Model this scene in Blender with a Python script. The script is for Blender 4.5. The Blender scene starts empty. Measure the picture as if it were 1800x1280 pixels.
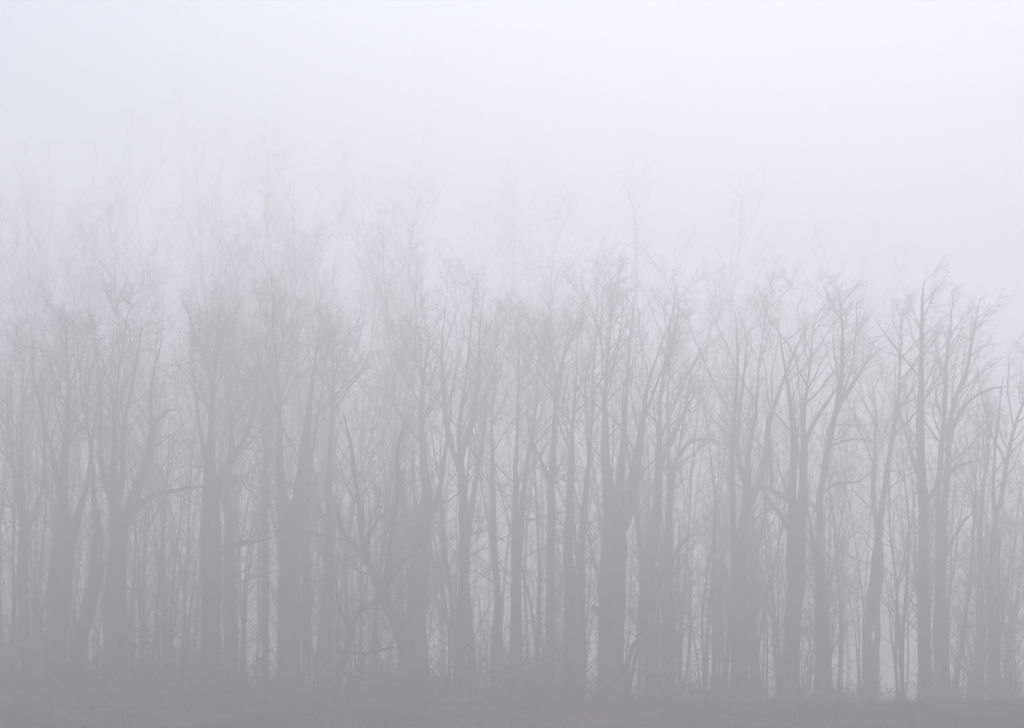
import bpy, math
import numpy as np
from mathutils import Vector

# ------------------------------------------------------------------ camera, sky, sun, exposure
scene = bpy.context.scene
F = 3900.0            # focal length in photo pixels (photo is 1800 x 1280)
HY = 1236.0           # photo row of eye level
CZ = 1.6              # eye height
cam_data = bpy.data.cameras.new('camera')
cam_data.sensor_width = 36.0
cam_data.lens = F / 1800.0 * 36.0
cam_data.shift_y = (HY - 640.0) / 1800.0      # rising front: verticals stay parallel
cam_data.clip_end = 5000.0
cam = bpy.data.objects.new('camera', cam_data)
cam.location = (0, 0, CZ)
cam.rotation_euler = (math.radians(90), 0, 0)
scene.collection.objects.link(cam)
scene.camera = cam

SUN_EL = math.radians(47.0)
SUN_AZ = math.radians(6.0)     # to the right of the view axis (+Y)
world = bpy.data.worlds.new('World')
scene.world = world
world.use_nodes = True
wn = world.node_tree.nodes
wl = world.node_tree.links
bg = wn['Background']
sky = wn.new('ShaderNodeTexSky')
sky.sky_type = 'NISHITA'
sky.sun_disc = False
sky.sun_elevation = SUN_EL
sky.sun_rotation = SUN_AZ
sky.air_density = 1.0
sky.dust_density = 1.0
sky.ozone_density = 1.0
hs = wn.new('ShaderNodeHueSaturation')
hs.inputs['Saturation'].default_value = 1.0
wl.new(sky.outputs['Color'], hs.inputs['Color'])
wl.new(hs.outputs['Color'], bg.inputs['Color'])
bg.inputs['Strength'].default_value = 0.06

sun_data = bpy.data.lights.new('sun', 'SUN')
sun_data.energy = 1.5
sun_data.angle = math.radians(14.0)
sun_data.color = (1.0, 0.97, 0.95)
sun = bpy.data.objects.new('sun', sun_data)
sv = Vector((math.sin(SUN_AZ) * math.cos(SUN_EL), math.cos(SUN_AZ) * math.cos(SUN_EL), math.sin(SUN_EL)))
sun.rotation_euler = sv.to_track_quat('Z', 'Y').to_euler()
sun.location = sv * 300
scene.collection.objects.link(sun)

scene.view_settings.view_transform = 'Standard'
scene.view_settings.look = 'None'
scene.view_settings.exposure = 0.66
scene.view_settings.gamma = 1.0
scene.view_settings.use_curve_mapping = False
scene.render.engine = 'CYCLES'
scene.cycles.max_bounces = 16
scene.cycles.diffuse_bounces = 2
scene.cycles.glossy_bounces = 1
scene.cycles.transmission_bounces = 1
scene.cycles.volume_bounces = 12
scene.cycles.transparent_max_bounces = 4
scene.cycles.use_denoising = True
scene.cycles.denoiser = 'OPENIMAGEDENOISE'
scene.cycles.denoising_input_passes = 'RGB_ALBEDO_NORMAL'
scene.cycles.denoising_prefilter = 'ACCURATE'

HAZE_DENSITY = 0.0158
HAZE_G = 0.66
HAZE_TOP = 36.0

D0 = 30.0 * F / 1500.0        # metres to the front of the wood


def DD(d):
    return D0 + (d - 30.0) * 1.1


# ------------------------------------------------------------------ helpers
RNG = np.random.default_rng(7)
COL = scene.collection


def norm(v):
    return v / np.maximum(np.linalg.norm(v, axis=-1, keepdims=True), 1e-9)


def mesh_object(name, verts, quads, mat, parent=None, tris=None, smooth=True):
    me = bpy.data.meshes.new(name)
    nq = 0 if quads is None else len(quads)
    nt = 0 if tris is None else len(tris)
    me.vertices.add(len(verts))
    me.vertices.foreach_set('co', np.ascontiguousarray(verts, dtype=np.float32).ravel())
    loops = []
    starts = []
    tot = []
    if nq:
        loops.append(np.asarray(quads, dtype=np.int32).ravel())
        starts.append(np.arange(nq) * 4)
        tot.append(np.full(nq, 4))
    if nt:
        loops.append(np.asarray(tris, dtype=np.int32).ravel())
        starts.append(nq * 4 + np.arange(nt) * 3)
        tot.append(np.full(nt, 3))
    loops = np.concatenate(loops).astype(np.int32)
    me.loops.add(len(loops))
    me.loops.foreach_set('vertex_index', loops)
    me.polygons.add(nq + nt)
    me.polygons.foreach_set('loop_start', np.concatenate(starts).astype(np.int32))
    me.polygons.foreach_set('use_smooth', np.full(nq + nt, smooth))
    me.update(calc_edges=True)
    me.materials.append(mat)
    ob = bpy.data.objects.new(name, me)
    COL.objects.link(ob)
    if parent is not None:
        ob.parent = parent
    return ob


def tag(o, label=None, cat=None, group=None, kind=None):
    if label:
        o['label'] = label
    if cat:
        o['category'] = cat
    if group:
        o['group'] = group
    if kind:
        o['kind'] = kind
    return o


def tube_batch(P, R, sides, knots=0.0, rng=None):
    """P (M,N,3) polylines, R (M,N) radii -> verts, quads"""
    M, N, _ = P.shape
    T = norm(np.gradient(P, axis=1))
    overall = norm(P[:, -1] - P[:, 0])
    ref = np.where(np.abs(overall[:, 1:2]) < 0.8, np.array([[0, 1.0, 0]]), np.array([[1.0, 0, 0]]))
    U = norm(np.cross(T, ref[:, None, :]))
    V = np.cross(T, U)
    a = np.arange(sides) / sides * 2 * np.pi
    rr = np.repeat(R[:, :, None], sides, axis=2)
    if knots > 0:
        ph = rng.uniform(0, 6.28, (M, 4))[:, :, None, None]
        s = np.linspace(0, 1, N)[None, :, None]
        aa = a[None, None, :]
        wob = (np.sin(2 * aa + 9 * s + ph[:, 0]) + 0.8 * np.sin(3 * aa - 14 * s + ph[:, 1])
               + 0.7 * np.sin(aa + 31 * s + ph[:, 2]) + 0.5 * np.sin(5 * aa + 5 * s + ph[:, 3]))
        rr = rr * (1 + knots * wob + knots * 0.6 * rng.standard_normal((M, N, 1)))
    ring = P[:, :, None, :] + rr[..., None] * (np.cos(a)[:, None] * U[:, :, None, :] + np.sin(a)[:, None] * V[:, :, None, :])
    verts = ring.reshape(-1, 3)
    base = (np.arange(M)[:, None, None] * N + np.arange(N - 1)[None, :, None]) * sides
    j = np.arange(sides)[None, None, :]
    j2 = (j + 1) % sides
    q = np.stack([base + j, base + j2, base + sides + j2, base + sides + j], axis=-1).reshape(-1, 4)
    return verts, q


def join_batches(bs):
    vs, qs, off = [], [], 0
    for v, q in bs:
        vs.append(v)
        qs.append(q + off)
        off += len(v)
    return np.concatenate(vs), np.concatenate(qs)


def poly_len(P):
    return np.linalg.norm(np.diff(P, axis=1), axis=2).sum(1)


def spawn(P, R, k, t0, t1, ang, angsd, rng):
    """k children along every parent polyline"""
    M, N, _ = P.shape
    t = (np.arange(k)[None, :] + rng.uniform(0, 1, (M, k))) / k
    t = t0 + (t1 - t0) * t
    x = np.clip(t * (N - 1), 0, N - 1.001)
    i = np.floor(x).astype(int)
    f = (x - i)[..., None]
    m = np.arange(M)[:, None]
    A = P[m, i]
    B = P[m, i + 1]
    pos = A * (1 - f) + B * f
    d = norm(B - A)
    rad = R[m, i] * (1 - f[..., 0]) + R[m, i + 1] * f[..., 0]
    ref = norm(rng.standard_normal((M, k, 3)))
    u = norm(np.cross(d, ref))
    an = np.radians(rng.normal(ang, angsd, (M, k)))[..., None]
    dr = np.cos(an) * d + np.sin(an) * u
    L = np.repeat(poly_len(P)[:, None], k, 1)
    sh = lambda z: z.reshape((M * k,) + z.shape[2:])
    return sh(pos), norm(sh(dr)), sh(rad), sh(t), sh(L)


def extend(pos, d, L, r0, N, wander, up, rng, lean=(0, 0, 0), tip=0.3):
    M = len(pos)
    P = np.zeros((M, N, 3))
    P[:, 0] = pos
    step = (L / (N - 1))[:, None]
    pull = np.array([lean[0], lean[1], lean[2] + up]) / (N - 1)
    for n in range(1, N):
        d = norm(d + pull + wander * rng.standard_normal((M, 3)))
        P[:, n] = P[:, n - 1] + d * step
    R = r0[:, None] * np.linspace(1, tip, N)[None, :]
    return P, R


def resample(pts, n):
    """Catmull-Rom through rows of pts, n samples spread by chord length"""
    pts = np.asarray(pts, float)
    e0 = 2 * pts[0] - pts[1]
    e1 = 2 * pts[-1] - pts[-2]
    p = np.vstack([e0, pts, e1])
    dense = []
    for i in range(1, len(p) - 2):
        t = np.linspace(0, 1, 12, endpoint=(i == len(p) - 3))[:, None]
        a, b, c, d = p[i - 1], p[i], p[i + 1], p[i + 2]
        dense.append(0.5 * (2 * b + (c - a) * t + (2 * a - 5 * b + 4 * c - d) * t ** 2 + (3 * b - a - 3 * c + d) * t ** 3))
    dense = np.vstack(dense)
    s = np.concatenate([[0], np.cumsum(np.linalg.norm(np.diff(dense[:, :3], axis=0), axis=1))])
    q = np.linspace(0, s[-1], n)
    return np.stack([np.interp(q, s, dense[:, c]) for c in range(dense.shape[1])], axis=1)


def ground_z(x, y):
    x = np.asarray(x, float)
    y = np.asarray(y, float)
    t = np.clip((y - (D0 - 32.0)) / 20.0, 0, 1)
    z = 1.48 * t * t * (3 - 2 * t)
    amp = np.clip(t * 1.2, 0.15, 1.0)
    z = z + amp * (0.11 * np.sin(x * 0.31 + 1.3) * np.sin(y * 0.19) + 0.05 * np.sin(x * 0.12 + 0.4) + 0.035 * np.sin(x * 0.83 + y * 0.41) + 0.02 * np.sin(x * 1.9 - y * 1.3 + 2))
    return z


# ------------------------------------------------------------------ materials
def noise_material(name, c1, c2, scale=6.0, rough=0.9, bump=0.0, stretch=(1, 1, 1), c3=None, scale3=1.0):
    m = bpy.data.materials.new(name)
    m.use_nodes = True
    nt = m.node_tree
    b = nt.nodes['Principled BSDF']
    b.inputs['Roughness'].default_value = rough
    b.inputs['Specular IOR Level'].default_value = 0.2
    tc = nt.nodes.new('ShaderNodeTexCoord')
    mp = nt.nodes.new('ShaderNodeMapping')
    mp.inputs['Scale'].default_value = stretch
    nt.links.new(tc.outputs['Object'], mp.inputs['Vector'])
    n = nt.nodes.new('ShaderNodeTexNoise')
    n.inputs['Scale'].default_value = scale
    n.inputs['Detail'].default_value = 6
    nt.links.new(mp.outputs['Vector'], n.inputs['Vector'])
    r = nt.nodes.new('ShaderNodeValToRGB')
    r.color_ramp.elements[0].position = 0.35
    r.color_ramp.elements[1].position = 0.68
    r.color_ramp.elements[0].color = (*c1, 1)
    r.color_ramp.elements[1].color = (*c2, 1)
    nt.links.new(n.outputs['Fac'], r.inputs['Fac'])
    out = r.outputs['Color']
    if c3:
        n3 = nt.nodes.new('ShaderNodeTexNoise')
        n3.inputs['Scale'].default_value = scale3
        n3.inputs['Detail'].default_value = 3
        nt.links.new(tc.outputs['Object'], n3.inputs['Vector'])
        r3 = nt.nodes.new('ShaderNodeValToRGB')
        r3.color_ramp.elements[0].position = 0.48
        r3.color_ramp.elements[1].position = 0.62
        nt.links.new(n3.outputs['Fac'], r3.inputs['Fac'])
        mx = nt.nodes.new('ShaderNodeMix')
        mx.data_type = 'RGBA'
        nt.links.new(r3.outputs['Color'], mx.inputs['Factor'])
        nt.links.new(out, mx.inputs['A'])
        mx.inputs['B'].default_value = (*c3, 1)
        out = mx.outputs['Result']
    nt.links.new(out, b.inputs['Base Color'])
    if bump:
        bp = nt.nodes.new('ShaderNodeBump')
        bp.inputs['Strength'].default_value = bump
        bp.inputs['Distance'].default_value = 0.03
        nt.links.new(n.outputs['Fac'], bp.inputs['Height'])
        nt.links.new(bp.outputs['Normal'], b.inputs['Normal'])
    return m


M_BARK = noise_material('bark', (0.04, 0.034, 0.026), (0.125, 0.105, 0.082), 7, 0.92, 0.7, (1, 1, 0.25), (0.055, 0.068, 0.04), 0.9)
M_BARK_GREY = noise_material('grey_bark', (0.055, 0.048, 0.041), (0.135, 0.118, 0.1), 6, 0.9, 0.5, (1, 1, 0.35), (0.065, 0.075, 0.05), 0.8)
M_TWIG = noise_material('twig_bark', (0.05, 0.038, 0.03), (0.095, 0.073, 0.058), 5, 0.9)
M_SHRUB = noise_material('shrub_bark', (0.05, 0.038, 0.03), (0.095, 0.072, 0.058), 5, 0.9)
M_LEAF = noise_material('dry_leaf', (0.13, 0.065, 0.032), (0.24, 0.13, 0.065), 3, 0.85)
M_GROUND = noise_material('field_ground', (0.03, 0.033, 0.018), (0.06, 0.052, 0.03), 1.6, 0.95, 0.4, (1, 1, 1), (0.09, 0.062, 0.038), 0.35)
M_GRASS = noise_material('winter_grass', (0.03, 0.042, 0.018), (0.075, 0.075, 0.036), 1.1, 0.85, 0, (1, 1, 1), (0.15, 0.12, 0.065), 0.6)

# ------------------------------------------------------------------ ground
gx = np.concatenate([-np.geomspace(1500, 62, 16), np.arange(-60, 60.1, 1.0), np.geomspace(62, 1500, 16)])
gy = np.concatenate([-np.geomspace(1500, 8, 14), np.arange(-6, D0 - 33, 2.0), np.arange(D0 - 33, D0 + 40, 0.6), np.geomspace(D0 + 41, 1500, 22)])
GX, GY = np.meshgrid(gx, gy)
GZ = ground_z(GX, GY)
nx, ny = len(gx), len(gy)
ii = (np.arange(ny - 1)[:, None] * nx + np.arange(nx - 1)[None, :]).ravel()
ground = mesh_object('ground', np.stack([GX, GY, GZ], -1).reshape(-1, 3), np.stack([ii, ii + 1, ii + nx + 1, ii + nx], -1), M_GROUND)
tag(ground, 'rough winter meadow rising gently to the edge of the wood', kind='structure')

# ------------------------------------------------------------------ trees traced as real trees at their own distances
def to_world(x, y, d):
    return np.array([(x - 900.0) / F * d, d, CZ + (HY - y) / F * d])


def grow_crown(limbsP, limbsR, rng, k2, k3, k4, up, lean, wood):
    """branches, twigs and twiglets from limbs. -> list of tube batches"""
    out = []
    p, d, r, t, L = spawn(limbsP, limbsR, k2, 0.16, 1.0, 42, 13, rng)
    l2 = np.clip(L * rng.uniform(0.25, 0.65, len(L)) * (1.15 - 0.7 * t), 0.5, 4.5)
    r2 = np.clip(np.minimum(r * 0.6, 0.005 + l2 * 0.007), 0.008, 0.04)
    P2, R2 = extend(p, d, l2, r2, 7, 0.14, up * 0.7, rng, lean)
    out.append(tube_batch(P2, R2, 4))
    p, d, r, t, L = spawn(P2, R2, k3, 0.12, 1.0, 48, 15, rng)
    l3 = np.clip(L * rng.uniform(0.25, 0.65, len(L)) * (1.2 - 0.7 * t), 0.25, 2.0)
    P3, R3 = extend(p, d, l3, np.clip(r * 0.6, 0.0045, 0.008), 5, 0.18, up * 0.4, rng, lean)
    out.append(tube_batch(P3, R3, 3))
    if k4:
        p, d, r, t, L = spawn(P3, R3, k4, 0.15, 0.98, 50, 15, rng)
        l4 = np.clip(L * rng.uniform(0.3, 0.65, len(L)), 0.18, 0.9)
        P4, R4 = extend(p, d, l4, np.clip(r * 0.75, 0.0032, 0.0045), 3, 0.18, up * 0.3, rng, lean, 0.5)
        out.append(tube_batch(P4, R4, 3))
    return out


def top_row(x):
    """photo row where the stems of the front rank thin out (the ranks behind stand taller)"""
    return float(np.interp(x, [0, 300, 600, 900, 1200, 1400, 1560, 1800], [610, 590, 575, 560, 550, 515, 470, 570]))


def thin_out(line, rise):
    """end a traced stem at the top of the front rank, tapering towards it"""
    yt = top_row(line[0][0]) + rise
    line = line if line[-1][2] >= 5 else line[:-1] + [(line[-1][0], line[-1][1], 0.8)]
    if line[-1][1] > yt or line[-1][2] >= 5:
        return line
    out = []
    for n, (x, y, w) in enumerate(line):
        if y <= yt:
            x0, y0, w0 = line[n - 1]
            f = (y0 - yt) / max(y0 - y, 1e-6)
            out.append((x0 + (x - x0) * f, yt, 0.8))
            break
        k = min(1.0, max(0.1, (y - yt) / (960.0 - yt))) ** 0.7
        out.append((x, y, max(2, w * k)))
    return out


def traced_tree(spec, idx):
    name, dist, trunk, limbs, label, o = spec
    dist = DD(dist)
    rng = np.random.default_rng(100 + idx)
    up = o.get('up', 0.55)
    lean = o.get('lean', (rng.uniform(-0.1, 0.2), 0.0, 0.0))
    k1 = o.get('k1', 12)
    ycrown = o.get('yc', 820)
    base = np.array([(trunk[0][0] - 900) / F * dist, dist, 0.0])
    base[2] = float(ground_z(base[0], base[1])) - 0.05
    rise = rng.uniform(-75, 40)
    trunk = thin_out(trunk, rise)
    limbs = [thin_out(li, rise + rng.uniform(-30, 40)) for li in limbs]
    pts = np.array([[*to_world(x, y, dist), 0.47 * w / F * dist] for x, y, w in trunk])
    pts[0, 2] = base[2]
    # a slow wander in depth, growing with height
    hgt = pts[:, 2] - base[2]
    dd = o.get('depth', rng.uniform(-0.06, 0.08)) * hgt + 0.25 * np.sin(hgt * 0.45 + rng.uniform(0, 6)) * np.clip(hgt / 6, 0, 1)
    sc = (dist + dd) / dist
    pts[:, 0] *= sc
    pts[:, 1] += dd
    pts[:, 2] = np.where(np.arange(len(pts)) == 0, pts[:, 2], CZ + (pts[:, 2] - CZ) * sc)
    tp = resample(pts, 34)
    h = tp[:, 2] - base[2]
    tp[2:, :2] += np.cumsum(rng.normal(0, 0.022, (32, 2)), 0) * 0.6 + rng.normal(0, 0.012, (32, 2))
    tr = np.clip(tp[:, 3], 0.007, None) * (1 + 0.45 * np.exp(-np.clip(h, 0, None) / 0.45))
    root = bpy.data.objects.new(name, None)
    root.location = base
    root.empty_display_size = 0.5
    COL.objects.link(root)
    tag(root, label, 'tree', 'large bare trees along the edge of the wood')
    TP = tp[None, :, :3] - base
    v, q = tube_batch(TP, tr[None], 12 if tr[3] > 0.2 else 8, 0.035, rng)
    bark = M_BARK if idx % 3 else M_BARK_GREY
    mesh_object('trunk', v, q, bark, root)
    lp, lr, lstub = [], [], []
    for li in limbs:
        stub = li[-1][2] >= 5
        a = li[0]
        # depth where the limb leaves the trunk
        ty = np.interp(CZ + (HY - a[1]) / F * dist, tp[:, 2], tp[:, 1])
        drift = rng.uniform(-0.35, 0.35)
        # root the limb inside the stem it leaves
        tx = float(np.interp(-(a[1] + 30), [-q[1] for q in trunk], [q[0] for q in trunk]))
        if abs(tx - a[0]) < 30 and not stub:
            li = [(0.6 * tx + 0.4 * a[0], a[1] + 30, a[2] * 0.7)] + li
        acc, rows = 0.0, []
        for n, (x, y, w) in enumerate(li):
            if n:
                acc += math.hypot(x - li[n - 1][0], y - li[n - 1][1]) / F * dist
            dn = ty + drift * acc
            rows.append([*to_world(x, y, dn), max(0.5 * w / F * dn, 0.006)])
        rs = resample(rows, 14)
        rs[1:, :3] += np.cumsum(rng.normal(0, 0.03, (13, 3)), 0) * np.linspace(0.3, 1, 13)[:, None]
        P = rs[None, :, :3] - base
        R = rs[None, :, 3]
        v, q = tube_batch(P, R, 8, 0.03, rng)
        if stub:      # close the broken end
            tip = P[0, -1]
            n0 = len(v)
            v = np.vstack([v, tip + (P[0, -1] - P[0, -2]) * 0.15])
            last = n0 - 8 + np.arange(8)
            cap = np.stack([last, np.roll(last, -1), np.full(8, n0)], -1)
            mesh_object('limb', v, q, bark, root, cap)
        else:
            mesh_object('limb', v, q, bark, root)
            lp.append(P)
            lr.append(R)
    # the finer limbs of the leader
    zc = CZ + (HY - ycrown) / F * dist - base[2]
    zt = TP[0, -1, 2]
    n0 = int(np.clip(np.searchsorted(TP[0, :, 2], zc), 1, 30))
    t0 = n0 / 33.0
    p, d, r, t, L = spawn(TP, tr[None], k1, t0, 0.99, o.get('ang', 34), 9, rng)
    hrel = (t - t0) / (1 - t0)
    l1 = np.clip(max(zt - zc, 6.5) * 0.5 * (1.1 - 0.75 * hrel) * rng.uniform(0.6, 1.25, len(t)), 0.9, o.get('lmax', 5.5))
    P1, R1 = extend(p, d, l1, np.clip(np.minimum(r * 0.6, 0.009 + 0.010 * l1), 0.010, 0.06), 14, 0.07, up, rng, lean)
    parts = [tube_batch(P1, R1, 5)]
    # short side shoots lower on the stem
    ks = o.get('shoots', 4)
    if ks:
        p, d, r, t, L = spawn(TP, tr[None], ks, 0.3, max(t0, 0.4), 62, 16, rng)
        ls = rng.uniform(0.8, 2.4, len(t))
        Ps, Rs = extend(p, d, ls, np.clip(r * 0.25, 0.012, 0.03), 14, 0.09, 0.35, rng)
        parts.append(tube_batch(Ps, Rs, 4))
        P1 = np.concatenate([P1, Ps])
        R1 = np.concatenate([R1, Rs])
    LP = np.concatenate(lp + [P1])
    LR = np.concatenate(lr + [R1])
    k2, k3, k4 = o.get('k', (6, 5, 3))
    parts += grow_crown(LP, LR, rng, k2, k3, k4, up, lean, M_TWIG)
    v, q = join_batches(parts)
    crown = mesh_object('crown', v, q, M_TWIG, root)
    crown['kind'] = 'stuff'
    return root


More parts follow.
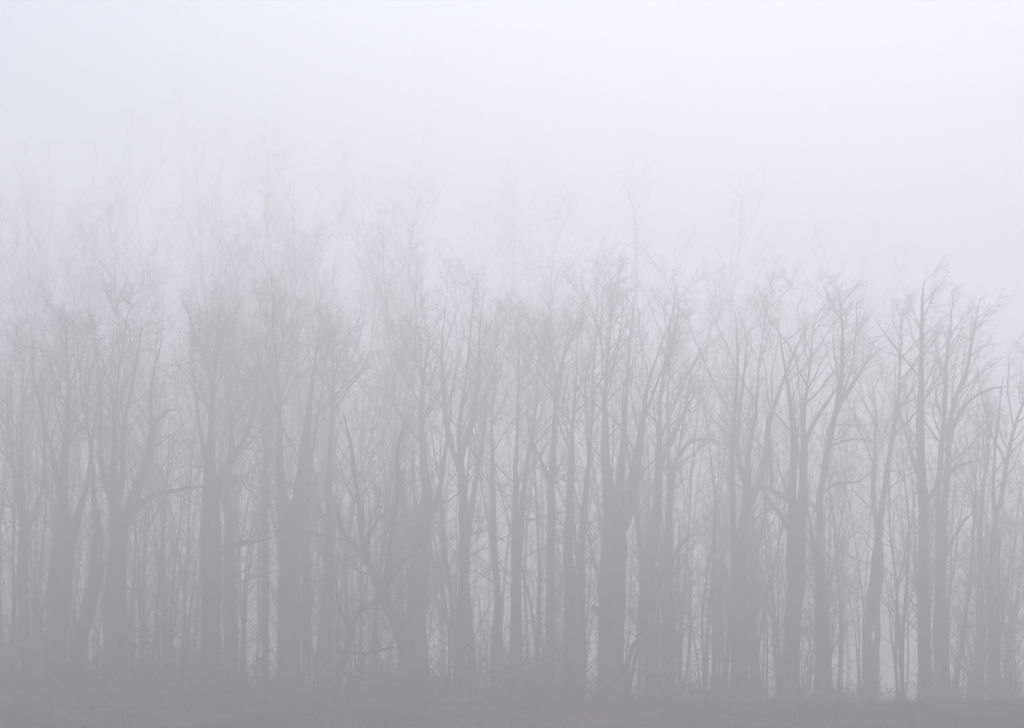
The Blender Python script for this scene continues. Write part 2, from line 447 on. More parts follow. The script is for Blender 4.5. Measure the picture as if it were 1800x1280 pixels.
T = 'bare_tree'
TREES = [
 (T, 30, [(45,1240,20),(42,1100,20),(38,1000,20),(36,880,16),(32,760,12),(36,660,8),(44,560,4),(50,480,2)],
  [[(36,900,9),(20,800,6),(10,700,4),(4,620,2)], [(40,960,8),(75,860,6),(80,740,5),(70,640,2)]],
  'slim bare tree nearest the left edge of the picture', {'yc': 860}),
 (T, 28, [(92,1240,44),(98,1130,42),(107,1025,44),(113,950,40),(112,875,24),(116,790,20),(122,700,16),(118,600,11),(125,480,6),(130,360,2)],
  [[(118,960,26),(140,890,14),(152,845,11),(160,760,8),(172,650,4),(178,560,2)], [(108,880,14),(92,800,9),(70,700,6),(60,600,3)]],
  'thick upright trunk just left of the leaning stem with a broken stub', {'k1': 15}),
 (T, 25, [(118,1240,26),(128,1180,26),(140,1130,26),(155,1060,26),(167,1000,26),(170,940,22),(166,905,14),(163,850,11),(160,800,10),(150,720,7),(140,640,4),(135,560,2)],
  [[(169,945,14),(178,918,9),(184,900,7)]],
  'trunk leaning to the right with a short broken stub', {'k1': 9, 'yc': 800}),
 (T, 28, [(206,1240,44),(202,1150,44),(200,1062,46),(203,980,36),(206,930,36),(200,875,24),(197,800,18),(200,720,12),(208,640,9),(220,560,5),(228,480,2)],
  [[(213,925,24),(232,890,20),(250,845,17),(264,800,13),(278,750,9),(300,727,6),(326,724,3)],
   [(215,930,16),(235,893,13),(270,870,9),(300,862,7),(345,856,5),(385,862,2)],
   [(203,900,16),(188,850,12),(180,790,10),(185,700,7),(180,600,3)],
   [(206,900,14),(215,830,11),(222,740,8),(240,650,5),(255,560,2)],
   [(255,830,10),(270,770,8),(265,690,6),(290,600,3)]],
  'broad many-limbed tree whose low limb sweeps out to the right', {'k': (9, 6, 3), 'up': 0.7}),
 (T, 28, [(365,1240,42),(368,1150,38),(368,1062,37),(366,950,40),(364,875,34),(366,800,28),(370,700,20),(374,600,13),(370,500,8),(372,400,4),(375,320,2)],
  [[(378,985,14),(398,960,11),(424,953,9),(455,948,6),(490,940,3)],
   [(376,880,18),(392,830,15),(405,812,12),(430,770,9),(450,690,6),(455,600,3)],
   [(366,820,14),(350,750,11),(340,660,8),(335,560,4)], [(370,720,12),(395,640,9),(405,560,6),(410,460,2)]],
  'thick straight trunk with a single low branch reaching right', {'k1': 16, 'yc': 760}),
 (T, 32, [(406,1240,24),(405,1050,23),(404,930,20),(400,850,16),(410,760,12),(420,640,8),(425,520,4),(428,420,2)], [],
  'medium trunk close beside the thick trunk with the low branch', {'k1': 14}),
 (T, 33, [(466,1240,15),(465,1100,14),(466,950,14),(466,800,13),(462,700,9),(468,600,6),(466,500,3),(468,420,2)], [],
  'thin straight tree between two thick trunks in the left half', {'k1': 13}),
 (T, 29, [(505,1240,42),(507,1140,40),(509,990,40),(505,920,40),(495,860,24),(491,800,20),(490,700,15),(486,600,11),(492,500,7),(495,400,4),(498,310,2)],
  [[(516,935,34),(528,860,32),(532,800,28),(540,700,20),(550,600,14),(575,500,9),(610,430,6),(650,400,3)],
   [(540,720,12),(560,640,9),(600,560,6),(640,500,2)], [(490,740,10),(470,660,8),(450,570,5),(440,480,2)]],
  'thick trunk splitting into two tall stems left of centre', {'k1': 16, 'yc': 760}),
 (T, 34, [(540,1240,16),(539,1060,16),(538,950,15),(545,860,12),(556,760,9),(570,650,5),(580,560,2)], [],
  'narrow tree standing tight against the two-stemmed trunk', {'k1': 9}),
 (T, 31, [(578,1240,19),(577,1100,18),(576,950,18),(577,820,16),(580,720,13),(584,620,9),(600,520,6),(625,440,4),(645,390,2)],
  [[(583,640,8),(600,560,6),(630,490,4),(660,470,3),(702,460,2)]],
  'straight clean stem whose top arches over to the right', {'k1': 12, 'yc': 740}),
 (T, 24, [(765,1245,20),(740,1205,20),(717,1156,20),(695,1100,20),(672,1047,21),(650,1002,15),(627,969,12),(601,939,9),(590,909,6),(583,870,3)],
  [[(668,1040,14),(644,969,12),(635,912,9),(624,837,7),(618,780,5),(606,720,3)],
   [(671,1045,12),(684,988,9),(688,930,8),(700,870,6),(703,800,5),(720,730,2)],
   [(672,1050,9),(700,1000,7),(735,960,5),(760,940,2)], [(644,965,6),(660,920,5),(690,890,4),(700,850,2)]],
  'crooked open tree leaning to the left with spreading limbs', {'k1': 7, 'yc': 1000, 'up': 0.25, 'lean': (0, 0, 0), 'lmax': 2.5, 'ang': 45}),
 (T, 22.5, [(588,1240,14),(596,1190,13),(605,1156,12),(612,1119,11),(627,1077,9),(650,1062,7),(675,1040,4),(690,1010,2)],
  [[(608,1150,6),(640,1150,5),(680,1140,4),(715,1138,2)], [(614,1120,5),(600,1070,4),(595,1020,3),(605,980,2)],
   [(598,1185,5),(640,1190,4),(690,1200,3),(740,1225,2)]],
  'small dark crooked tree under the leaning open tree', {'k1': 6, 'yc': 1120, 'up': 0.2, 'lean': (0, 0, 0), 'lmax': 1.8, 'ang': 50, 'shoots': 3, 'k': (6, 5, 2)}),
 (T, 30, [(738,1240,40),(736,1150,38),(735,1035,40),(742,950,32),(749,875,26),(745,830,20),(737,756,15),(741,681,12),(751,606,9),(759,531,6),(768,440,3)],
  [[(745,930,18),(770,870,12),(780,800,10),(790,700,7),(800,600,3)], [(738,1000,12),(715,930,9),(705,850,7),(690,780,3)]],
  'broad pale trunk just right of the crooked leaning tree', {'k1': 14}),
 (T, 33, [(805,1240,17),(808,1190,16),(814,1100,18),(816,1030,20),(816,950,21),(812,860,18),(806,770,15),(812,700,11),(822,630,8),(830,540,4),(835,460,2)],
  [[(812,800,11),(830,730,9),(837,662,7),(838,600,4),(845,520,2)], [(808,830,10),(785,760,9),(780,680,7),(778,610,4),(785,540,2)]],
  'upright tree forming an inverted V with its crossing neighbour', {'k1': 11}),
 (T, 35, [(832,1240,18),(828,1150,17),(822,1062,15),(818,980,13),(826,900,11),(838,820,8),(850,740,5),(855,660,2)], [],
  'stem crossing behind the upright tree in an inverted V', {'k1': 9}),
 (T, 36, [(871,1240,14),(868,1156,14),(877,1062,14),(871,969,14),(868,837,12),(866,740,9),(872,660,7),(874,580,5),(870,500,2)], [],
  'thin S-curved stem left of the pole straight stem at the centre', {'k1': 11}),
 (T, 32, [(903,1240,20),(904,1130,18),(905,1000,17),(906,860,14),(908,740,11),(910,640,9),(911,540,7),(912,450,4),(913,360,2)], [],
  'pole straight tree standing at the very centre of the wood', {'k1': 13, 'lmax': 3.0, 'yc': 700, 'shoots': 9}),
 (T, 36, [(912,1240,14),(913,1100,13),(914,987,12),(919,894,11),(925,837,9),(934,770,7),(942,700,5),(948,620,2)],
  [[(926,830,6),(948,790,4),(960,760,2)], [(915,915,5),(945,910,4),(985,900,3),(1000,897,2)]],
  'thin stem bending right from behind the pole straight central tree', {'k1': 8}),
 (T, 32, [(967,1240,18),(968,1100,18),(969,1000,17),(969,860,17),(973,760,18),(978,690,18),(965,600,12),(962,520,9),(958,430,5),(960,350,2)],
  [[(980,690,13),(992,610,11),(998,520,8),(1000,430,5),(1003,340,2)], [(962,840,8),(945,800,6),(930,760,4),(925,700,2)]],
  'straight tree forking high up, second right of the central pole', {'k1': 12, 'yc': 700}),
 (T, 32, [(1003,1240,30),(1003,1150,26),(1001,1050,20),(1001,950,20),(1003,850,17),(1006,760,14),(1012,660,10),(1016,560,7),(1025,460,4),(1030,370,2)], [],
  'straight trunk flaring at its foot, left of the stoutest trunk', {'k1': 14}),
 (T, 34, [(1020,1240,16),(1021,1130,15),(1023,1020,15),(1026,930,14),(1032,850,12),(1038,760,10),(1042,660,7),(1048,560,4),(1050,470,2)], [],
  'slim tree wedged between the flared trunk and the stoutest trunk', {'k1': 11}),
 (T, 30, [(1073,1240,52),(1073,1170,48),(1074,1075,52),(1080,970,50),(1079,905,42),(1068,850,26),(1065,780,22),(1068,700,16),(1075,620,11),(1080,520,7),(1085,420,4),(1090,340,2)],
  [[(1092,920,34),(1108,870,26),(1120,810,22),(1128,740,17),(1140,660,12),(1170,580,8),(1210,520,5),(1245,480,2)],
   [(1085,900,22),(1090,820,17),(1094,740,13),(1100,640,9),(1110,540,5),(1115,440,2)],
   [(1125,760,11),(1150,690,9),(1175,630,7),(1190,560,4),(1200,480,2)], [(1066,1092,18),(1054,1078,14),(1047,1068,7)]],
  'stoutest trunk of the wood, with a burl and several tall stems', {'k1': 14, 'yc': 740, 'lean': (0.2, 0, 0)}),
 (T, 33, [(1143,1240,26),(1143,1175,25),(1139,1062,26),(1145,980,25),(1157,912,19),(1160,840,17),(1162,760,14),(1166,680,11),(1175,600,8),(1190,520,5),(1200,440,2)],
  [[(1161,820,9),(1185,760,7),(1215,700,4),(1240,660,2)]],
  'gently curving trunk right of the stoutest trunk', {'k1': 12, 'lean': (0.2, 0, 0)}),
 ('leaning_sapling', 30, [(1098,1240,9),(1105,1152,9),(1120,1126,9),(1139,1077,9),(1150,1025,8),(1169,995,6),(1190,960,4),(1215,930,2)], [],
  'thin dark sapling bowed across the foot of the curving trunk', {'k1': 8, 'yc': 1100, 'lmax': 1.8, 'ang': 45, 'k': (6, 5, 2), 'shoots': 4}),
 (T, 34, [(1178,1240,17),(1178,1130,16),(1177,1000,16),(1180,880,14),(1178,800,12),(1176,720,10),(1180,640,7),(1178,560,5),(1182,480,2)],
  [[(1182,820,6),(1205,780,5),(1240,770,4),(1275,780,2)], [(1183,850,7),(1196,770,5),(1205,690,4),(1212,640,2)]],
  'straight slender tree with a drooping branch reaching right', {'k1': 11, 'lean': (0.2, 0, 0)}),
 (T, 32, [(1300,1240,32),(1301,1140,31),(1302,1030,30),(1308,970,24),(1313,900,19),(1316,850,20),(1318,800,13),(1330,720,10),(1334,640,7),(1345,560,5),(1350,480,2)],
  [[(1294,1010,11),(1289,950,10),(1288,870,9),(1290,790,7),(1294,700,6),(1300,620,4),(1298,540,2)],
   [(1314,860,12),(1302,820,10),(1298,760,8),(1306,680,6),(1315,600,3)],
   [(1318,890,13),(1335,845,12),(1345,800,11),(1350,740,9),(1370,680,6),(1395,620,4),(1420,570,2)]],
  'tree dividing into four slim upright stems, left of the stubby-limbed tree', {'k1': 8, 'yc': 720}),
 (T, 30, [(1388,1240,36),(1390,1170,34),(1398,1062,33),(1403,970,37),(1403,930,36),(1412,880,22),(1412,800,19),(1410,730,16),(1422,660,11),(1430,580,7),(1440,500,4),(1450,430,2)],
  [[(1394,930,20),(1390,870,15),(1392,800,13),(1390,750,10),(1385,690,7),(1375,620,4),(1370,560,2)],
   [(1388,935,9),(1369,897,7),(1346,860,5),(1330,820,3)], [(1388,880,12),(1368,862,11),(1346,850,8),(1325,842,4)],
   [(1356,855,6),(1352,800,5),(1345,760,3)], [(1410,800,10),(1425,760,8),(1450,720,6),(1480,680,4),(1505,640,2)]],
  'stout tree in the right half with stubby limbs jutting left', {'k1': 10, 'yc': 740, 'lean': (0.25, 0, 0)}),
 (T, 32, [(1441,1240,15),(1440,1100,14),(1438,1000,14),(1436,970,14),(1440,931,13),(1440,875,12),(1447,830,13),(1455,780,12),(1466,726,10),(1477,655,8),(1476,580,5),(1470,500,2)],
  [[(1460,750,8),(1485,700,6),(1520,640,5),(1550,600,2)], [(1452,790,6),(1480,775,4),(1510,770,3),(1535,776,2)], [(1442,870,5),(1470,850,4),(1500,850,3),(1520,840,2)]],
  'slim tree close right of the stubby-limbed tree, leaning right above', {'k1': 10, 'lean': (0.3, 0, 0), 'yc': 760}),
 (T, 36, [(1530,1240,16),(1526,1150,15),(1528,1062,15),(1537,969,13),(1545,894,12),(1552,849,11),(1560,800,9),(1572,740,8),(1580,680,6),(1582,610,4),(1590,540,2)],
  [[(1566,770,5),(1595,740,4),(1625,700,3),(1640,670,2)]],
  'slender right-slanting stem of the crossing pair at right', {'k1': 10, 'yc': 780}),
 (T, 37, [(1538,1240,12),(1540,1140,12),(1541,1062,12),(1547,1006,12),(1545,950,11),(1537,894,10),(1536,837,9),(1540,780,7),(1542,720,4),(1535,660,2)], [],
  'sinuous thinner stem of the crossing pair at right', {'k1': 9, 'yc': 860}),
 (T, 32, [(1626,1240,26),(1626,1120,25),(1624,1000,22),(1622,900,20),(1618,800,17),(1617,700,13),(1617,620,9),(1618,540,6),(1622,490,2)],
  [[(1622,860,9),(1600,800,7),(1580,740,5),(1560,690,2)], [(1622,900,8),(1655,850,7),(1690,820,5),(1720,815,3)]],
  'straight full-crowned tree, the tallest near the right edge', {'k1': 13, 'lean': (0.25, 0, 0)}),
 (T, 35, [(1648,1240,14),(1646,1100,14),(1646,1000,13),(1645,875,12),(1650,800,11),(1656,720,9),(1660,650,7),(1668,580,4),(1675,520,2)], [],
  'thin stem next right of the tall full-crowned tree', {'k1': 10, 'lean': (0.3, 0, 0)}),
 (T, 33, [(1660,1240,14),(1661,1100,14),(1660,980,14),(1664,890,13),(1668,800,12),(1672,740,11),(1690,680,8),(1705,640,6),(1715,580,4),(1722,530,2)],
  [[(1675,750,7),(1700,710,5),(1740,680,4),(1780,670,2)], [(1664,975,6),(1691,927,5),(1714,894,3)]],
  'thin tree sweeping right with windblown branches near the right edge', {'k1': 11, 'lean': (0.4, 0, 0)}),
 (T, 36, [(1722,1240,13),(1722,1100,12),(1723,1000,11),(1722,920,9),(1728,850,7),(1735,780,4),(1740,710,2)], [],
  'short thin tree left of the V-stemmed tree at the right edge', {'k1': 9, 'yc': 940}),
 (T, 35, [(1742,1240,13),(1743,1100,13),(1744,1006,12),(1751,931,11),(1762,867,9),(1774,800,8),(1785,750,6),(1800,700,4),(1805,640,2)],
  [[(1750,940,7),(1745,870,6),(1748,800,5),(1756,720,4),(1760,660,2)]],
  'V-stemmed thin tree nearest the right edge of the picture', {'k1': 9, 'yc': 840}),
]
for i, s in enumerate(TREES):
    traced_tree(s, i)

# ------------------------------------------------------------------ trees standing deeper in the wood
def make_deep_tree(seed, H=24.0, rad=0.2):
    rng = np.random.default_rng(seed)
    N = 22
    P, _ = extend(np.zeros((1, 3)), np.array([[rng.normal(0, 0.03), rng.normal(0, 0.03), 1.0]]), np.array([H]), np.array([rad]), N, 0.035, 0.12, rng)
    h = np.linspace(0, 1, N)
    R = (rad * (1 - 0.93 * h ** 0.9) * (1 + 0.4 * np.exp(-h * H / 0.45)))[None]
    fork = rng.random() < 0.6
    parts_t = [tube_batch(P, R, 8, 0.03, rng)]
    p, d, r, t, L = spawn(P, R, 15, 0.42, 0.99, 32, 9, rng)
    l1 = np.clip(H * 0.24 * (1.45 - t) * rng.uniform(0.7, 1.2, len(t)), 1.2, 6)
    P1, R1 = extend(p, d, l1, np.clip(np.minimum(r * 0.6, 0.01 + 0.011 * l1), 0.014, 0.07), 12, 0.07, 0.6, rng)
    p, d, r, t, L = spawn(P, R, 6, 0.15, 0.42, 62, 14, rng)
    Ps, Rs = extend(p, d, rng.uniform(0.8, 2.2, len(t)), np.full(len(t), 0.018), 12, 0.09, 0.3, rng)
    LP, LR = np.concatenate([P1, Ps]), np.concatenate([R1, Rs])
    parts = [tube_batch(LP, LR, 5)] + grow_crown(LP, LR, rng, 6, 5, 3, 0.55, (0, 0, 0), M_TWIG)
    return join_batches(parts_t), join_batches(parts)


def make_sapling(seed, H=10.0, rad=0.065):
    rng = np.random.default_rng(seed)
    N = 16
    P, _ = extend(np.zeros((1, 3)), np.array([[rng.normal(0, 0.06), rng.normal(0, 0.06), 1.0]]), np.array([H]), np.array([rad]), N, 0.05, 0.12, rng)
    h = np.linspace(0, 1, N)
    R = (rad * (1 - 0.9 * h) * (1 + 0.3 * np.exp(-h * H / 0.3)))[None]
    p, d, r, t, L = spawn(P, R, 22, 0.2, 0.99, 46, 12, rng)
    l1 = np.clip(H * 0.2 * (1.3 - t) * rng.uniform(0.5, 1.2, len(t)), 0.5, 2.4)
    P1, R1 = extend(p, d, l1, np.clip(r * 0.4, 0.006, 0.016), 6, 0.13, 0.5, rng)
    p, d, r, t, L = spawn(P1, R1, 5, 0.15, 1, 42, 13, rng)
    P2, R2 = extend(p, d, np.clip(L * rng.uniform(0.25, 0.55, len(L)), 0.25, 1.1), np.clip(r * 0.7, 0.005, 0.008), 4, 0.13, 0.3, rng)
    p, d, r, t, L = spawn(P2, R2, 3, 0.15, 1, 42, 13, rng)
    P3, R3 = extend(p, d, np.clip(L * rng.uniform(0.3, 0.7, len(L)), 0.15, 0.6), np.clip(r * 0.8, 0.0038, 0.0055), 3, 0.13, 0.2, rng, tip=0.5)
    return tube_batch(P, R, 7, 0.03, rng), join_batches([tube_batch(P1, R1, 4), tube_batch(P2, R2, 3), tube_batch(P3, R3, 3)])


def leaf_quads(pos, size, rng):
    n = len(pos)
    a = norm(rng.standard_normal((n, 3)))
    b = norm(np.cross(a, rng.standard_normal((n, 3))))
    c = np.cross(a, b)
    s = size * rng.uniform(0.6, 1.3, (n, 1))
    # a leaf folded along its midrib: 6 points, two quads
    base = pos
    tipp = pos + a * s * 2
    m1 = pos + a * s * 0.7
    l1 = m1 + b * s * 0.62 + c * s * 0.25
    r1 = m1 - b * s * 0.62 + c * s * 0.25
    v = np.stack([base, l1, tipp, r1], 1).reshape(-1, 3)
    k = np.arange(n)[:, None] * 4
    t = np.concatenate([k + [0, 1, 2], k + [0, 2, 3]])
    return v, t


def make_shrub(seed, H=4.0, stems=11, leaves=0):
    rng = np.random.default_rng(seed)
    pos = np.concatenate([rng.normal(0, 0.22, (stems, 2)), np.zeros((stems, 1))], 1)
    az = rng.uniform(0, 6.28, stems)
    til = np.abs(rng.normal(0.28, 0.22, stems))
    d = np.stack([np.cos(az) * np.sin(til), np.sin(az) * np.sin(til), np.cos(til)], 1)
    P, R = extend(pos, d, H * rng.uniform(0.55, 1.1, stems), rng.uniform(0.014, 0.034, stems), 10, 0.08, 0.05, rng)
    sp = tube_batch(P, R, 5)
    p, d, r, t, L = spawn(P, R, 9, 0.12, 1, 46, 14, rng)
    P1, R1 = extend(p, d, np.clip(L * rng.uniform(0.2, 0.5, len(L)) * (1.2 - 0.5 * t), 0.4, 2.2), np.clip(r * 0.6, 0.005, 0.010), 6, 0.14, 0.25, rng)
    p, d, r, t, L = spawn(P1, R1, 5, 0.12, 1, 44, 14, rng)
    P2, R2 = extend(p, d, np.clip(L * rng.uniform(0.25, 0.6, len(L)), 0.2, 0.9), np.clip(r * 0.75, 0.0038, 0.006), 4, 0.15, 0.15, rng, tip=0.5)
    lv = None
    if leaves:
        pick = rng.integers(0, len(P2), leaves)
        lv = leaf_quads(P2[pick, rng.integers(1, 4, leaves)], 0.035, rng)
    return sp, join_batches([tube_batch(P1, R1, 3), tube_batch(P2, R2, 3)]), lv


def build_kind(name, pieces, first_used):
    """pieces: list of (part name, mesh arrays, material, tri?)"""
    root = bpy.data.objects.new(name, None)
    COL.objects.link(root)
    for pn, (v, f), mat, tri in pieces:
        ob = mesh_object(pn, v, None if tri else f, mat, root, f if tri else None)
        if pn in ('crown', 'cane_tangle', 'stem_clump', 'twig_mass', 'foliage'):
            ob['kind'] = 'stuff'
    return root


def place(proto, used, loc, rz, s, label, cat, group, tilt=(0, 0), sz=1.0):
    if id(proto) in used:
        r = proto.copy()
        COL.objects.link(r)
        for ch in proto.children:
            c = ch.copy()
            COL.objects.link(c)
            c.parent = r
    else:
        used.add(id(proto))
        r = proto
    r.location = loc
    r.rotation_euler = (tilt[0], tilt[1], rz)
    r.scale = (s, s, s * sz)
    tag(r, label, cat, group)
    return r


ANCHORS = [(45, 'the slim leftmost tree'), (140, 'the leaning trunk with a stub'), (203, 'the broad many-limbed tree'),
           (367, 'the thick trunk with one low branch'), (405, 'the medium trunk beside the low-branched one'), (466, 'the thin straight tree between thick trunks'), (508, 'the thick two-stemmed trunk'), (577, 'the clean stem with the arching top'),
           (690, 'the crooked leaning tree'), (737, 'the broad pale trunk'), (818, 'the inverted V pair'), (872, 'the S-curved stem'),
           (904, 'the pole straight central tree'), (968, 'the straight high-forking tree'), (1074, 'the stoutest trunk'),
           (1142, 'the gently curving trunk'), (1178, 'the slender tree with a drooping branch'), (1301, 'the four-stemmed tree'),
           (1392, 'the stout stubby-limbed tree'), (1440, 'the slim tree leaning right above'), (1534, 'the crossing pair at right'),
           (1626, 'the tall full-crowned tree'), (1660, 'the windblown tree sweeping right'), (1742, 'the V-stemmed tree at the right edge')]
ORDER = ['leftmost', 'second from left', 'third from left', 'fourth from left', 'fifth from left', 'sixth from left', 'seventh from left',
         'eighth from left', 'ninth from left', 'tenth from left', 'eleventh from left', 'twelfth from left', 'thirteenth from left', 'fourteenth from left', 'fifteenth from left',
         'sixteenth from left', 'seventeenth from left', 'eighteenth from left', 'nineteenth from left', 'twentieth from left', 'twenty-first from left', 'twenty-second from left',
         'twenty-third from left', 'twenty-fourth from left', 'twenty-fifth from left', 'twenty-sixth from left', 'twenty-seventh from left'] + ['twenty-%s from left' % w for w in ('eighth', 'ninth')] + ['thirtieth from left'] + [
         'thirty-%s from left' % w for w in ('first', 'second', 'third', 'fourth', 'fifth', 'sixth', 'seventh', 'eighth', 'ninth')] + ['rightmost']


def which_ones(pxs, single, plural, where):
    """a label of its own for each, by the front tree it shows nearest to and its order there"""
    near = [int(np.argmin([abs(p - a[0]) for a in ANCHORS])) for p in pxs]
    out = []
    for p, k in zip(pxs, near):
        mates = sorted(q for q, j in zip(pxs, near) if j == k)
        if len(mates) == 1:
            out.append(single + ' ' + where + ' ' + ANCHORS[k][1])
        else:
            out.append(ORDER[min(mates.index(p), 39)] + ' of the ' + plural + ' ' + where + ' ' + ANCHORS[k][1])
    return out


used = set()
deep = []
for k in range(6):
    tr, cr = make_deep_tree(900 + k, 24.0, 0.095 + 0.02 * (k % 3))
    deep.append(build_kind('slender_tree', [('trunk', tr, M_BARK_GREY, 0), ('crown', cr, M_TWIG, 0)], used))
rng = np.random.default_rng(31)
ENV_X = [-200, 0, 300, 600, 900, 1100, 1300, 1500, 1620, 1750, 1800, 2000]
ENV_Y = [340, 310, 270, 270, 290, 320, 380, 430, 500, 590, 650, 760]
DEEP = [(px, rng.uniform(58, 86)) for px in np.linspace(-40, 700, 44) + rng.uniform(-16, 16, 44)]
DEEP += [(px, rng.uniform(58, 86)) for px in np.linspace(720, 1560, 24) + rng.uniform(-20, 20, 24)]
DEEP += [(px, rng.uniform(40, 50)) for px in np.linspace(-20, 640, 16) + rng.uniform(-16, 16, 16)]
DEEP += [(px, rng.uniform(32, 40)) for px in np.concatenate([rng.uniform(-20, 700, 24), rng.uniform(700, 1820, 14)])]
DEEP += [(px, rng.uniform(40, 50)) for px in np.linspace(670, 1760, 13) + rng.uniform(-34, 34, 13)]
names = which_ones([p for p, _ in DEEP], 'faint slender tree fading into fog', 'faint slender trees', 'behind')
for n, (px, dn) in enumerate(DEEP):
    d = DD(dn)
    top = np.interp(px, ENV_X, ENV_Y) + abs(rng.normal(0, 85)) + (110 if 40 < dn < 52 else 170 + rng.uniform(0, 300) if dn < 41 else 0)
    x = (px - 900) / F * d
    z = float(ground_z(x, d)) - 0.05
    H = min(CZ + (HY - top) / F * d - z, 32.0)
    place(deep[n % len(deep)], used, (x, d, z), rng.uniform(0, 6.28), H / 24.0,
          names[n], 'tree', 'tall slender trees standing deeper in the wood',
          (rng.normal(0, 0.02), rng.normal(0, 0.02)))

saps = []
for k in range(8):
    tr, cr = make_sapling(700 + k, 10.0, 0.045 + 0.012 * (k % 4))
    saps.append(build_kind('sapling', [('trunk', tr, M_BARK_GREY, 0), ('crown', cr, M_TWIG, 0)], used))
clumps = np.concatenate([rng.uniform(-20, 640, 30), rng.uniform(640, 1150, 22), rng.uniform(1150, 1820, 34)])
SAP_PX = np.concatenate([c + rng.normal(0, 7, rng.integers(1, 6)) for c in clumps])[:290]
names = which_ones(list(SAP_PX), 'thin pole-like sapling', 'thin saplings', 'near')
for n, px in enumerate(SAP_PX):
    d = DD(rng.uniform(30, 37))
    x = (px - 900) / F * d
    z = float(ground_z(x, d)) - 0.03
    s = rng.choice([rng.uniform(0.4, 0.8), rng.uniform(0.8, 1.25)])
    place(saps[n % len(saps)], used, (x, d, z), rng.uniform(0, 6.28), s,
          names[n], 'sapling', 'thin saplings filling the gaps of the wood',
          (rng.normal(0, 0.03), rng.normal(0, 0.035)))

shrubs = []
for k in range(6):
    sp, tw, lv = make_shrub(500 + k, 3.6, 10 + k % 3, 260 if k % 2 else 0)
    pcs = [('stem_clump', sp, M_SHRUB, 0), ('twig_mass', tw, M_SHRUB, 0)]
    if lv:
        pcs.append(('foliage', lv, M_LEAF, 1))
    shrubs.append(build_kind('shrub', pcs, used))
SH_PX = np.concatenate([rng.uniform(-20, 860, 17), rng.uniform(860, 1820, 13)])
names = which_ones(list(SH_PX), 'low twiggy shrub', 'low twiggy shrubs', 'under')
for n, px in enumerate(SH_PX):
    d = DD(rng.uniform(28, 36))
    x = (px - 900) / F * d
    z = float(ground_z(x, d)) - 0.03
    place(shrubs[n % len(shrubs)], used, (x, d, z), rng.uniform(0, 6.28), rng.uniform(0.45, 1.2),
          names[n], 'shrub', 'twiggy shrubs under the trees')

def make_bramble(seed, span=1.6, canes=36, leaves=420):
    rng = np.random.default_rng(seed)
    pos = np.concatenate([rng.normal(0, span * 0.35, (canes, 2)), np.zeros((canes, 1))], 1)
    az = rng.uniform(0, 6.28, canes)
    til = rng.uniform(0.1, 0.8, canes)
    d = np.stack([np.cos(az) * np.sin(til), np.sin(az) * np.sin(til), np.cos(til)], 1)
    P, R = extend(pos, d, span * rng.uniform(0.6, 1.3, canes), rng.uniform(0.005, 0.009, canes), 9, 0.1, -1.1, rng)
    P[:, :, 2] = np.maximum(P[:, :, 2], 0.0)
    p, d, r, t, L = spawn(P, R, 6, 0.15, 1, 48, 14, rng)
    P1, R1 = extend(p, d, np.clip(L * rng.uniform(0.15, 0.4, len(L)), 0.15, 0.7), np.full(len(L), 0.005), 5, 0.15, -0.2, rng, tip=0.5)
    pick = rng.integers(0, len(P1), leaves)
    return join_batches([tube_batch(P, R, 4), tube_batch(P1, R1, 3)]), leaf_quads(P1[pick, rng.integers(1, 5, leaves)], 0.03, rng)


M_BRAMBLE_LEAF = noise_material('bramble_leaf', (0.05, 0.05, 0.025), (0.1, 0.075, 0.04), 3, 0.7)
brambles = []
for k in range(5):
    ca, lv = make_bramble(300 + k)
    brambles.append(build_kind('bramble', [('cane_tangle', ca, M_SHRUB, 0), ('foliage', lv, M_BRAMBLE_LEAF, 1)], used))
BR_PX = np.concatenate([rng.uniform(-20, 860, 66), rng.uniform(860, 1820, 58)])
names = which_ones(list(BR_PX), 'low bramble tangle', 'low brambles', 'before')
for n, px in enumerate(BR_PX):
    d = rng.uniform(D0 - 11, D0 + 2)
    x = (px - 900) / F * d
    place(brambles[n % len(brambles)], used, (x, d, float(ground_z(x, d)) - 0.02), rng.uniform(0, 6.28), rng.choice([rng.uniform(0.35, 0.7), rng.uniform(0.7, 1.35)]) * (1.15 if px < 800 else 0.85),
          names[n], 'bramble', 'low brambles at the foot of the wood')

# ------------------------------------------------------------------ grass and litter on the meadow edge
rng = np.random.default_rng(5)
n = 42000
gy_ = D0 - 23 + 26 * rng.random(n) ** 1.3
gx_ = rng.uniform(-0.64, 0.64, n) * gy_ * 1500 / F
keep = (np.sin(gx_ * 1.3 + 2) * np.sin(gy_ * 1.7) + 0.7 * np.sin(gx_ * 0.4 + gy_ * 0.9) + rng.normal(0, 0.8, n)) > -0.9
gx_, gy_ = gx_[keep], gy_[keep]
n = len(gx_)
bx = np.repeat(gx_, 4) + rng.normal(0, 0.06, n * 4)
by = np.repeat(gy_, 4) + rng.normal(0, 0.06, n * 4)
hz = rng.gamma(5, 0.028, n * 4) * (1 + 0.5 * np.sin(bx * 0.6) * np.sin(by * 0.9 + 1))
tall = rng.random(n * 4) < 0.05 * np.clip(np.sin(bx * 0.8) + np.sin(bx * 0.37 + by * 0.5), 0, 2)
hz = np.where(tall, rng.uniform(0.25, 0.6, n * 4), hz)
hz *= np.clip(0.85 + 0.45 * np.sin(bx * 0.45 + 1.0) * np.sin(by * 0.3 + bx * 0.15) + 0.3 * np.sin(bx * 1.7), 0.35, 1.7)
b0 = np.stack([bx, by, ground_z(bx, by) - 0.01], 1)
az = rng.uniform(0, 6.28, n * 4)
w = rng.uniform(0.004, 0.009, n * 4)[:, None]
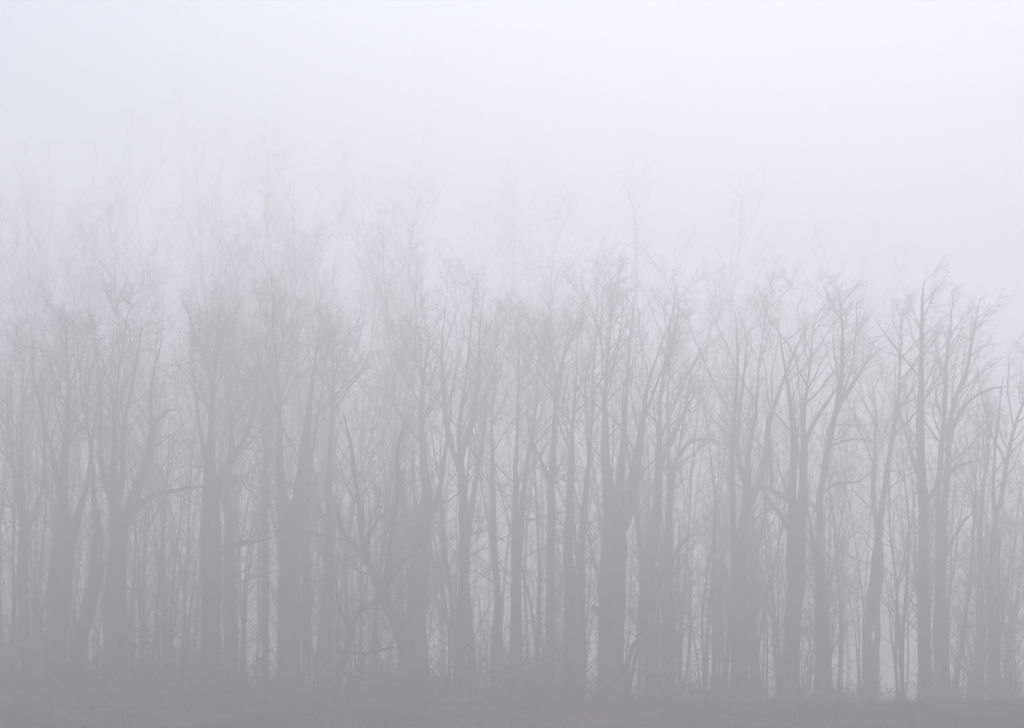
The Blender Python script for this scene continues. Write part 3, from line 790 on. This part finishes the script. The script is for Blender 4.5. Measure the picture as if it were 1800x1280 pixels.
side = np.stack([np.cos(az), np.sin(az), 0 * az], 1) * w
bend = np.stack([rng.normal(0, 0.35, n * 4), rng.normal(0, 0.35, n * 4), np.ones(n * 4)], 1)
mid = b0 + np.stack([0 * az, 0 * az, 0.6 * hz], 1) + bend * np.array([0.2, 0.2, 0]) * hz[:, None]
tp = b0 + bend * hz[:, None]
v = np.stack([b0 - side, b0 + side, mid + side * 0.7, mid - side * 0.7, tp], 1).reshape(-1, 3)
k = np.arange(n * 4)[:, None] * 5
grass = mesh_object('meadow_grass', v, k + [0, 1, 2, 3], M_GRASS, None, k + [3, 2, 4])
tag(grass, 'rough tufted winter grass along the foot of the wood', 'grass', None, 'stuff')

n = 5000
ly = rng.uniform(D0 - 22, D0 + 14, n)
lx = rng.uniform(-0.65, 0.65, n) * ly * 1500 / F
lp = np.stack([lx, ly, ground_z(lx, ly) + rng.uniform(0.02, 0.14, n)], 1)
v, t = leaf_quads(lp, 0.04, rng)
lit = mesh_object('leaf_litter', v, None, M_LEAF, None, t)
tag(lit, 'fallen brown leaves caught in the grass', 'leaves', None, 'stuff')

# ------------------------------------------------------------------ the fog itself
hv = np.array([(x, y, z) for z in (-2.0, HAZE_TOP) for y in (-1600, 1600) for x in (-1600, 1600)], float)
hq = np.array([(0, 2, 3, 1), (4, 5, 7, 6), (0, 1, 5, 4), (2, 6, 7, 3), (0, 4, 6, 2), (1, 3, 7, 5)])
m = bpy.data.materials.new('fog_air')
m.use_nodes = True
nt = m.node_tree
nt.nodes.clear()
mo = nt.nodes.new('ShaderNodeOutputMaterial')
pv = nt.nodes.new('ShaderNodeVolumePrincipled')
pv.inputs['Color'].default_value = (0.998, 0.985, 0.990, 1)
pv.inputs['Density'].default_value = HAZE_DENSITY
pv.inputs['Anisotropy'].default_value = HAZE_G
nt.links.new(pv.outputs['Volume'], mo.inputs['Volume'])
haze = mesh_object('haze', hv, hq, m, None, None, False)
tag(haze, 'thick pale fog filling the air around the wood', 'fog', None, 'stuff')
